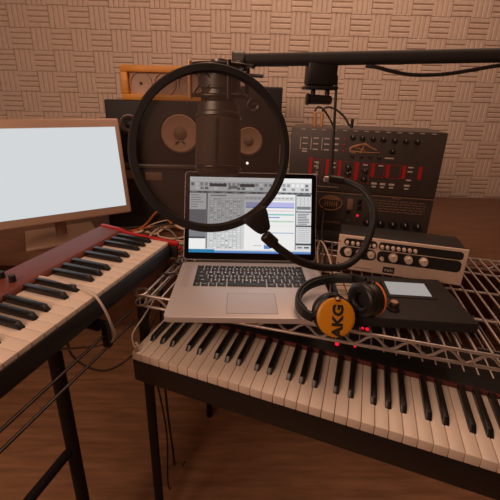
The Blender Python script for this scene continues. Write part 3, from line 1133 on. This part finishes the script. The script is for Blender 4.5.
# amber cup: outer face turned to the viewer and a little up
cL = loc_((0.157, -0.279, 0.0275))
nL = Vector((0.02, -0.90, 0.42)).normalized()
upL = (Vector((0, 0, 1)) - nL * nL.z).normalized()
rtL = upL.cross(nL)
mL = Matrix((rtL.to_4d(), upL.to_4d(), nL.to_4d(), (0, 0, 0, 1))).transposed()
mL = Matrix(((rtL.x, upL.x, nL.x, cL.x), (rtL.y, upL.y, nL.y, cL.y), (rtL.z, upL.z, nL.z, cL.z), (0, 0, 0, 1)))
CR = 0.0385
sh = MB().lathe([(0, 0.001), (CR - 0.003, 0.001), (CR - 0.001, -0.001), (CR, -0.006), (CR - 0.002, -0.013), (0.030, -0.016), (0, -0.016)], 56, mL).done('ear_cup', M['black_plastic'], HP)
MB().lathe([(CR - 0.0015, 0.0005), (CR - 0.003, 0.0022), (CR - 0.008, 0.0032), (0, 0.0036)], 56, mL).done('cover_disc', M['yellow'], sh)
MB().torus(0.028, 0.011, 48, 14, (1, 0.85), mL @ T(-0.002, 0.005, -0.024)).done('ear_cushion', M['leather'], HP)
tx = MB()
add_text(tx, 'AKG', 0.0285, mL @ T(0.003, -0.006, 0.0038) @ RZ(R(86)) @ Matrix.Diagonal((1.05, 0.95, 1, 1)), 0.0004, 0.0013)
tx.done('lettering', M['black_matte'], sh)
# second cup: cushion turned towards the first, amber rim on its outer side
cR = loc_((0.2240, -0.243, 0.0460))
nR = Vector((-0.86, -0.44, 0.12)).normalized()     # cushion side
upR = (Vector((0, 0, 1)) - nR * nR.z).normalized()
rtR = upR.cross(nR)
mR = Matrix(((rtR.x, upR.x, nR.x, cR.x), (rtR.y, upR.y, nR.y, cR.y), (rtR.z, upR.z, nR.z, cR.z), (0, 0, 0, 1)))
mR = mR @ T(0, 0, 0.0)
sh2 = MB().lathe([(0, 0.004), (0.030, 0.004), (0.0335, 0.000), (0.0345, -0.012), (0.033, -0.018), (0, -0.018)], 48, mR).done('ear_cup', M['black_plastic'], HP)
MB().torus(0.0335, 0.0016, 56, 8, (1, 1.6), mR @ T(0, 0, -0.018)).done('rim', M['orange_trim'], sh2)
MB().lathe([(0.033, -0.018), (0.031, -0.0215), (0, -0.022)], 48, mR).done('cover_disc', M['yellow'], sh2)
MB().torus(0.0235, 0.0105, 48, 14, (1, 0.9), mR @ T(0, 0, 0.011)).done('ear_cushion', M['leather'], HP)
MB().lathe([(0.016, 0.0045), (0.014, 0.006), (0, 0.0065)], 32, mR).done('speaker_cloth', M['black_matte'], sh2)
band = [loc_(p) for p in [(0.116, -0.266, 0.0185), (0.100, -0.250, 0.0185), (0.0925, -0.214, 0.020), (0.110, -0.173, 0.024), (0.143, -0.150, 0.030), (0.189, -0.146, 0.038), (0.225, -0.165, 0.048), (0.240, -0.193, 0.055)]]
MB().strip(band, (0.05, 0.10, 1), 0.0105, 0.0034, 7).done('headband', M['leather'], HP)
bi_ = [p + Vector((0.0, 0, 0)) for p in band]
inner = []
cc = loc_((0.165, -0.225, 0.035))
for p in bi_[1:-1]:
    d = Vector((cc.x - p.x, cc.y - p.y, 0)).normalized()
    inner.append(p + d * 0.0062)
MB().strip(inner, (0.05, 0.10, 1), 0.0085, 0.003, 7).done('band_padding', M['black_rubber'], HP)
y1 = MB()
y1.tube([loc_((0.116, -0.266, 0.0185)), loc_((0.124, -0.262, 0.026)), loc_((0.132, -0.257, 0.040)), loc_((0.148, -0.256, 0.062)), loc_((0.160, -0.263, 0.066))], 0.0042, n=10)
y1.cyl(loc_((0.160, -0.270, 0.058)), loc_((0.160, -0.266, 0.069)), 0.0045, n=12)
y1.done('yoke', M['black_plastic'], HP)
MB().cyl(loc_((0.157, -0.2735, 0.0655)), loc_((0.157, -0.2765, 0.0675)), 0.003, n=10).done('yoke_pin', M['tan_metal'], HP)
y2 = MB()
y2.strip([loc_((0.240, -0.193, 0.055)), loc_((0.245, -0.208, 0.064)), loc_((0.238, -0.230, 0.078)), loc_((0.226, -0.239, 0.0805))], (-0.86, -0.44, 0.1), 0.006, 0.0022, 6)
y2.done('yoke', M['black_plastic'], HP)

# ------------------------------------------------------------------ boom arm, microphone, pop filter
BM = thing('microphone_boom', 'black microphone boom arm reaching across in front of the foam wall', 'microphone stand', (0.75, -0.46, FLOOR))


def bl(p):
    return Vector(p) - Vector((0.75, -0.46, FLOOR))


MB().cyl(bl((-0.030, -0.361, 0.4605)), bl((0.80, -0.4664, 0.484)), 0.0078, n=20, bev=0.001).done('boom_tube', M['black_matte'], BM)
MB().cyl((0, 0, 0.02), (0, 0, 0.473 - FLOOR), 0.011, n=20).done('upright', M['black_matte'], BM)
MB().cyl((0, 0, 0.455 - FLOOR), (0, 0, 0.505 - FLOOR), 0.020, n=24, bev=0.003).done('boom_joint', M['black_plastic'], BM)
for a in range(3):
    ca, sa = math.cos(R(90 + 120 * a)), math.sin(R(90 + 120 * a))
    MB().tube([(0, 0, 0.16), (ca * 0.12, sa * 0.12, 0.08), (ca * 0.25, sa * 0.25, 0.012)], 0.009, n=10).done('leg', M['black_matte'], BM)
cl = MB()
cl.box(-0.018, 0.019, -0.012, 0.012, -0.016, 0.014, 0.003)
cl.box(-0.020, 0.021, -0.014, 0.014, -0.021, -0.0165, 0.0015)
cl.done('clamp_block', M['black_plastic'], BM, bl((0.068, -0.366, 0.4490)))
kb_ = MB()
kb_.cyl((-0.008, 0, -0.001), (-0.008, 0, -0.014), 0.003, n=12)
kb_.cyl((0.010, 0, -0.001), (0.010, 0, -0.014), 0.003, n=12)
kb_.cyl((-0.014, 0, -0.018), (0.016, 0, -0.0185), 0.0062, 0.0055, n=20, bev=0.0015)
kb_.cyl((-0.016, 0, -0.018), (-0.0125, 0, -0.018), 0.0075, n=20, bev=0.001)
kb_.done('clamp_screw', M['black_plastic'], BM, bl((0.068, -0.370, 0.4345)))
MB().cyl(bl((0.0875, -0.371, 0.445)), bl((0.0838, -0.412, 0.318)), 0.0017, n=10).done('drop_rod', M['black_matte'], BM)
je = MB()
je.cyl((-0.012, 0, 0), (0.004, 0, 0), 0.011, n=20, bev=0.002)
je.cyl((-0.004, -0.010, -0.004), (-0.004, -0.020, -0.007), 0.004, n=14, bev=0.001)
je.box(-0.005, 0.013, -0.022, -0.018, -0.009, -0.006, 0.001)
je.done('end_joint', M['grey_metal'], BM, bl((-0.031, -0.361, 0.4605)))
MB().cyl((0, 0, 0), (0.016, -0.004, -0.001), 0.0022, n=10).done('wing_screw', M['black_plastic'], BM, bl((-0.020, -0.372, 0.4425)))
cable('black microphone cable sagging below the boom arm',
      [(0.118, -0.3830, 0.4555), (0.130, -0.3870, 0.4540), (0.148, -0.389, 0.4500), (0.172, -0.392, 0.4465), (0.21, -0.397, 0.448), (0.26, -0.404, 0.457), (0.30, -0.4085, 0.4625)], 0.0022, M['black_cable'], 'microphone_cable')

SM = thing('shock_mount', 'dark cage shock mount hanging from the boom and holding the microphone', 'shock mount', (-0.058, -0.372, 0.43))
MB().torus(0.034, 0.0022, 48, 10, (1, 1.2), T(0, 0, 0.022)).done('upper_ring', M['dark_steel'], SM)
MB().torus(0.034, 0.0022, 48, 10, (1, 1.2), T(0, 0, -0.012)).done('lower_ring', M['dark_steel'], SM)
for a in (20, 110, 200, 290):
    MB().cyl((0.037 * math.cos(R(a)), 0.037 * math.sin(R(a)), -0.016), (0.037 * math.cos(R(a)), 0.037 * math.sin(R(a)), 0.026), 0.0030, n=10).done('post', M['gold'] if a in (200,) else M['dark_steel'], SM)
el = MB()
for a in range(8):
    a0, a1 = R(a * 45), R(a * 45 + 30)
    el.cyl((0.033 * math.cos(a0), 0.033 * math.sin(a0), 0.022), (0.0245 * math.cos(a1), 0.0245 * math.sin(a1), 0.005), 0.0012, n=6)
    el.cyl((0.033 * math.cos(a0), 0.033 * math.sin(a0), -0.012), (0.0245 * math.cos(a1), 0.0245 * math.sin(a1), 0.002), 0.0012, n=6)
el.done('elastic', M['black_cable'], SM)
MB().lathe([(0.0228, -0.003), (0.0262, -0.003), (0.0262, 0.010), (0.0228, 0.010)], 40).done('inner_ring', M['grey_metal'], SM)
MB().tube([(0.040, 0.006, 0.022), (0.042, 0.008, 0.028), (0.030, 0.011, 0.0305), (0.018, 0.011, 0.0305)], 0.0036, n=10).done('arm', M['dark_steel'], SM)

MC = thing('microphone', 'large condenser microphone hanging upside down behind the pop filter', 'microphone', (-0.0585, -0.3985, 0.3205))
tilt = (R(-14), 0, 0)
MB().lathe([(0, 0.0), (0.019, 0.0005), (0.0255, 0.003), (0.0282, 0.008), (0.0288, 0.016), (0.0280, 0.070), (0.0272, 0.0715)], 48).done('grille', M['grille'], MC, rot=tilt)
MB().torus(0.0284, 0.0010, 56, 8, (1, 2.2), T(0, 0, 0.011)).done('grille_band', M['dark_steel'], MC, rot=tilt)
MB().box(-0.0017, 0.0017, -0.0292, -0.0275, 0.014, 0.068, 0.0006).done('grille_rib', M['black_matte'], MC, rot=tilt)
MB().lathe([(0.0268, 0.0716), (0.0286, 0.0722), (0.0286, 0.076), (0.0262, 0.078), (0.0255, 0.088), (0.0225, 0.090)], 48).done('collar', M['grey_metal'], MC, rot=tilt)
MB().lathe([(0.0222, 0.0902), (0.0222, 0.124), (0.0190, 0.128), (0.0105, 0.129), (0.0105, 0.142), (0, 0.142)], 48).done('body', M['grey_metal'], MC, rot=tilt)

PF = thing('pop_filter', 'round black mesh pop filter on a gooseneck in front of the laptop', 'pop filter', (0.0838, -0.412, 0.323))


def pl_(p):
    return Vector(p) - Vector((0.0838, -0.412, 0.323))


pc = pl_((-0.0550, -0.4962, 0.3661))
vw = (Vector((-0.03, -0.8233, 0.4121)) - Vector((-0.0550, -0.4962, 0.3661))).normalized()
nP = (Matrix.Rotation(R(15), 3, 'Z') @ vw).normalized()
upP = (Vector((0, 0, 1)) - nP * nP.z).normalized()
rtP = upP.cross(nP)
mP = Matrix(((rtP.x, upP.x, nP.x, pc.x), (rtP.y, upP.y, nP.y, pc.y), (rtP.z, upP.z, nP.z, pc.z), (0, 0, 0, 1)))
PR = 0.0755
MB().lathe([(PR - 0.0034, -0.005), (PR + 0.0022, -0.005), (PR + 0.0033, -0.003), (PR + 0.0033, 0.003), (PR + 0.0022, 0.005), (PR - 0.0034, 0.005), (PR - 0.0042, 0.003), (PR - 0.0042, -0.003), (PR - 0.0034, -0.005)], 96, mP).done('hoop', M['black_matte'], PF)
ms = MB()
ms.lathe([(PR - 0.003, 0.0), (PR * 0.5, 0.0), (0, 0.0)], 64, mP)
ms.done('mesh', M['nylon'], PF)
g0, g1 = pl_((-0.016, -0.519, 0.3105)), pl_((-0.003, -0.5265, 0.291))
dd = (g1 - g0).normalized()
ss = dd.cross(nP).normalized()
hm = Matrix(((ss.x, dd.x, nP.x, g0.x), (ss.y, dd.y, nP.y, g0.y), (ss.z, dd.z, nP.z, g0.z), (0, 0, 0, 1)))
hh = MB()
hh.prism([(-0.013, -0.003), (-0.0115, 0.004), (-0.0068, 0.016), (-0.0045, 0.0185), (0.0045, 0.0185), (0.0068, 0.016), (0.0115, 0.004), (0.013, -0.003)], -0.0045, 0.0045, 'z', bev=0.001, mtx=hm)
hh.done('handle', M['black_plastic'], PF)
neck = [pl_(p) for p in [(-0.003, -0.526, 0.290), (0.010, -0.526, 0.278), (0.031, -0.521, 0.263), (0.060, -0.510, 0.251), (0.086, -0.496, 0.247), (0.107, -0.482, 0.257), (0.120, -0.466, 0.275), (0.127, -0.450, 0.291), (0.126, -0.435, 0.304), (0.118, -0.426, 0.314), (0.105, -0.418, 0.320), (0.092, -0.414, 0.3225)]]
MB().tube(neck, lambda t_: 0.0040, n=14, smooth=10).done('gooseneck', M['black_rubber'], PF)
fe = MB()
a_, b_ = neck[0], neck[1]
fe.cyl(a_ - (b_ - a_).normalized() * 0.004, a_ + (b_ - a_).normalized() * 0.010, 0.0058, n=18, bev=0.001)
fe.done('ferrule', M['black_plastic'], PF)
MB().cyl(neck[-1] + Vector((0.006, -0.001, -0.001)), neck[-1] + Vector((-0.012, 0.001, 0.001)), 0.0052, n=16, bev=0.001).done('clamp', M['black_plastic'], PF)
MB().cyl(neck[-1] + Vector((-0.012, 0.001, 0.001)), neck[-1] + Vector((-0.018, 0.0015, 0.001)), 0.0035, n=14, bev=0.0008).done('clamp_screw', M['steel'], PF)

# ------------------------------------------------------------------ loose cables on the desk behind the red synthesizer
def on_desk(pts, h=0.004):
    return [(x, y, DZ + z + h) for x, y, z in pts]


cable('cream cable coiled in a loop on the desk by the laptop screen',
      on_desk([(-0.20, 0.385, 0), (-0.25, 0.375, 0.012), (-0.31, 0.34, 0.014), (-0.31, 0.27, 0.014), (-0.25, 0.245, 0.014), (-0.21, 0.28, 0.014), (-0.22, 0.34, 0.016), (-0.28, 0.36, 0.022), (-0.33, 0.32, 0.016), (-0.35, 0.24, 0.0)]), 0.0036, M['cream_cable'])
cable('cream cable bent back in a hook beside the laptop hinge',
      on_desk([(-0.19, 0.22, 0), (-0.215, 0.185, 0.0), (-0.245, 0.145, 0.006), (-0.250, 0.128, 0.009), (-0.232, 0.125, 0.006), (-0.205, 0.135, 0), (-0.175, 0.15, 0)]), 0.0036, M['cream_cable'])
cable('black cable lying across the desk behind the red synthesizer',
      on_desk([(-0.46, 0.375, 0), (-0.40, 0.380, 0.006), (-0.33, 0.355, 0.020), (-0.27, 0.375, 0.026), (-0.20, 0.36, 0.012), (-0.16, 0.27, 0)]), 0.0042, M['black_cable'])
cable('black cable lying in a low curve next to the cream coil',
      on_desk([(-0.38, 0.30, 0), (-0.33, 0.26, 0.004), (-0.28, 0.235, 0.0), (-0.24, 0.265, 0.008), (-0.20, 0.24, 0), (-0.17, 0.19, 0)]), 0.0045, M['black_cable'])
cable('grey cable running straight from the case toward the laptop',
      on_desk([(-0.36, 0.37, 0.0), (-0.30, 0.31, 0.026), (-0.26, 0.27, 0.026), (-0.22, 0.20, 0.006), (-0.19, 0.16, 0)]), 0.0034, M['grey_cable'])
cable('orange cable curling up in front of the equipment case',
      on_desk([(-0.42, 0.33, 0), (-0.38, 0.36, 0.020), (-0.34, 0.37, 0.065), (-0.315, 0.375, 0.075), (-0.30, 0.37, 0.045), (-0.27, 0.345, 0.024), (-0.24, 0.32, 0.024), (-0.20, 0.31, 0.010), (-0.17, 0.32, 0)]), 0.004, M['orange_cable'])
cable('thin orange cable lying along the front of the desk case',
      on_desk([(-0.43, 0.35, 0), (-0.36, 0.33, 0.022), (-0.29, 0.325, 0.031), (-0.23, 0.37, 0.016), (-0.18, 0.385, 0)]), 0.003, M['orange_cable'])
cable('short red cable with its plug beside the end of the red synthesizer',
      on_desk([(-0.29, 0.155, 0.0), (-0.26, 0.160, 0.004), (-0.236, 0.165, 0.012)]), 0.004, M['red_cable'], ends=[('plug', (-0.236, 0.165, DZ + 0.016), (-0.212, 0.168, DZ + 0.020), 0.0075, M['red'])])
cable('thin cream cable crossing over the black cables on the desk',
      on_desk([(-0.40, 0.34, 0), (-0.34, 0.375, 0.024), (-0.27, 0.375, 0.036), (-0.21, 0.33, 0.024), (-0.18, 0.25, 0)]), 0.0026, M['cream_cable'])
cable('thick cream cable snaking along the foot of the black case',
      on_desk([(-0.44, 0.30, 0.0), (-0.38, 0.335, 0.004), (-0.33, 0.30, 0.008), (-0.28, 0.33, 0.034), (-0.23, 0.30, 0.030), (-0.19, 0.33, 0.010), (-0.16, 0.36, 0.0)]), 0.0042, M['cream_cable'])
cable('cream cable running straight off behind the laptop screen corner',
      on_desk([(-0.33, 0.20, 0.0), (-0.28, 0.215, 0.012), (-0.23, 0.225, 0.014), (-0.18, 0.235, 0.006), (-0.14, 0.26, 0.0)]), 0.0034, M['cream_cable'])
cable('thin black cable arching over the cream coil',
      on_desk([(-0.40, 0.27, 0.0), (-0.35, 0.29, 0.030), (-0.29, 0.30, 0.044), (-0.23, 0.335, 0.036), (-0.19, 0.35, 0.016), (-0.15, 0.33, 0.0)]), 0.0028, M['black_cable'])
cable('pale grey cable in a wide bend at the desk edge',
      on_desk([(-0.30, 0.185, 0.0), (-0.27, 0.175, 0.006), (-0.235, 0.20, 0.016), (-0.20, 0.205, 0.012), (-0.16, 0.20, 0.0)]), 0.0030, M['white_cable'])
# hanging between the red synthesizer and the shelf
cable('black cable hooked over the shelf edge and hanging to the floor',
      [(-0.150, 0.020, -0.0125), (-0.185, 0.015, -0.0115), (-0.214, 0.010, -0.014), (-0.236, 0.004, -0.05), (-0.250, 0.00, -0.20), (-0.255, 0.02, -0.50), (-0.25, 0.05, -0.80), (-0.26, 0.09, -0.892), (-0.28, 0.16, -0.896)], 0.0036, M['black_cable'])
cable('grey cable swinging off the shelf beside the red synthesizer',
      [(-0.140, 0.055, -0.0125), (-0.172, 0.052, -0.0115), (-0.202, 0.046, -0.014), (-0.226, 0.035, -0.06), (-0.262, -0.03, -0.17), (-0.300, -0.10, -0.22), (-0.345, -0.18, -0.20), (-0.39, -0.22, -0.12), (-0.40, -0.20, -0.040)], 0.0026, M['grey_cable'])
cable('thin black cable drooping from the shelf corner by the laptop',
      [(-0.170, -0.040, -0.0125), (-0.205, -0.048, -0.0115), (-0.232, -0.052, -0.016), (-0.250, -0.06, -0.07), (-0.268, -0.075, -0.16), (-0.262, -0.06, -0.30), (-0.25, -0.02, -0.60), (-0.26, 0.0, -0.892), (-0.22, 0.10, -0.897)], 0.0026, M['black_cable'])
# between laptop and audio interface
cable('black cable hanging in a curve from the rack behind the laptop',
      [(0.215, 0.234, 0.06), (0.205, 0.200, 0.075), (0.198, 0.15, 0.05), (0.214, 0.10, 0.01), (0.200, 0.07, -0.0115), (0.19, 0.03, -0.0125), (0.20, 0.0, -0.0125)], 0.003, M['black_cable'])
cable('black cable crossing between the laptop and audio interface',
      [(0.245, 0.226, 0.09), (0.236, 0.19, 0.075), (0.222, 0.13, 0.03), (0.226, 0.08, -0.006), (0.216, 0.045, -0.0125), (0.222, 0.01, -0.0125)], 0.0028, M['black_cable'])
cable('beige cable looped upright between the laptop and audio interface',
      [(0.224, -0.03, -0.0125), (0.226, 0.005, -0.0120), (0.224, 0.035, 0.004), (0.214, 0.06, 0.028), (0.204, 0.075, 0.035), (0.196, 0.06, 0.010), (0.192, 0.03, -0.0125)], 0.0028, M['cream_cable'])
# draped over the red keys and hanging in a loop
cable('pale cable draped over the red synthesizer keys and hanging in a loop',
      [(-0.430, -0.215, 0.069), (-0.395, -0.222, 0.066), (-0.344, -0.232, 0.0545), (-0.312, -0.250, 0.0535), (-0.296, -0.262, 0.048), (-0.2845, -0.262, 0.02), (-0.281, -0.252, -0.02), (-0.285, -0.235, -0.055), (-0.300, -0.23, -0.078), (-0.34, -0.235, -0.086), (-0.40, -0.245, -0.084)], 0.0024, M['white_cable'])
cable('thin pale cable with two small plugs dropping onto the lowest keys',
      [(-0.232, -0.120, -0.045), (-0.250, -0.150, -0.070), (-0.266, -0.185, -0.090), (-0.262, -0.196, -0.112), (-0.258, -0.198, -0.122)], 0.0018, M['white_cable'],
      ends=[('plug', (-0.2565, -0.1995, -0.1265), (-0.258, -0.198, -0.113), 0.0034, M['cone']), ('plug', (-0.2500, -0.194, -0.1265), (-0.258, -0.192, -0.108), 0.0030, M['white_cable'])])
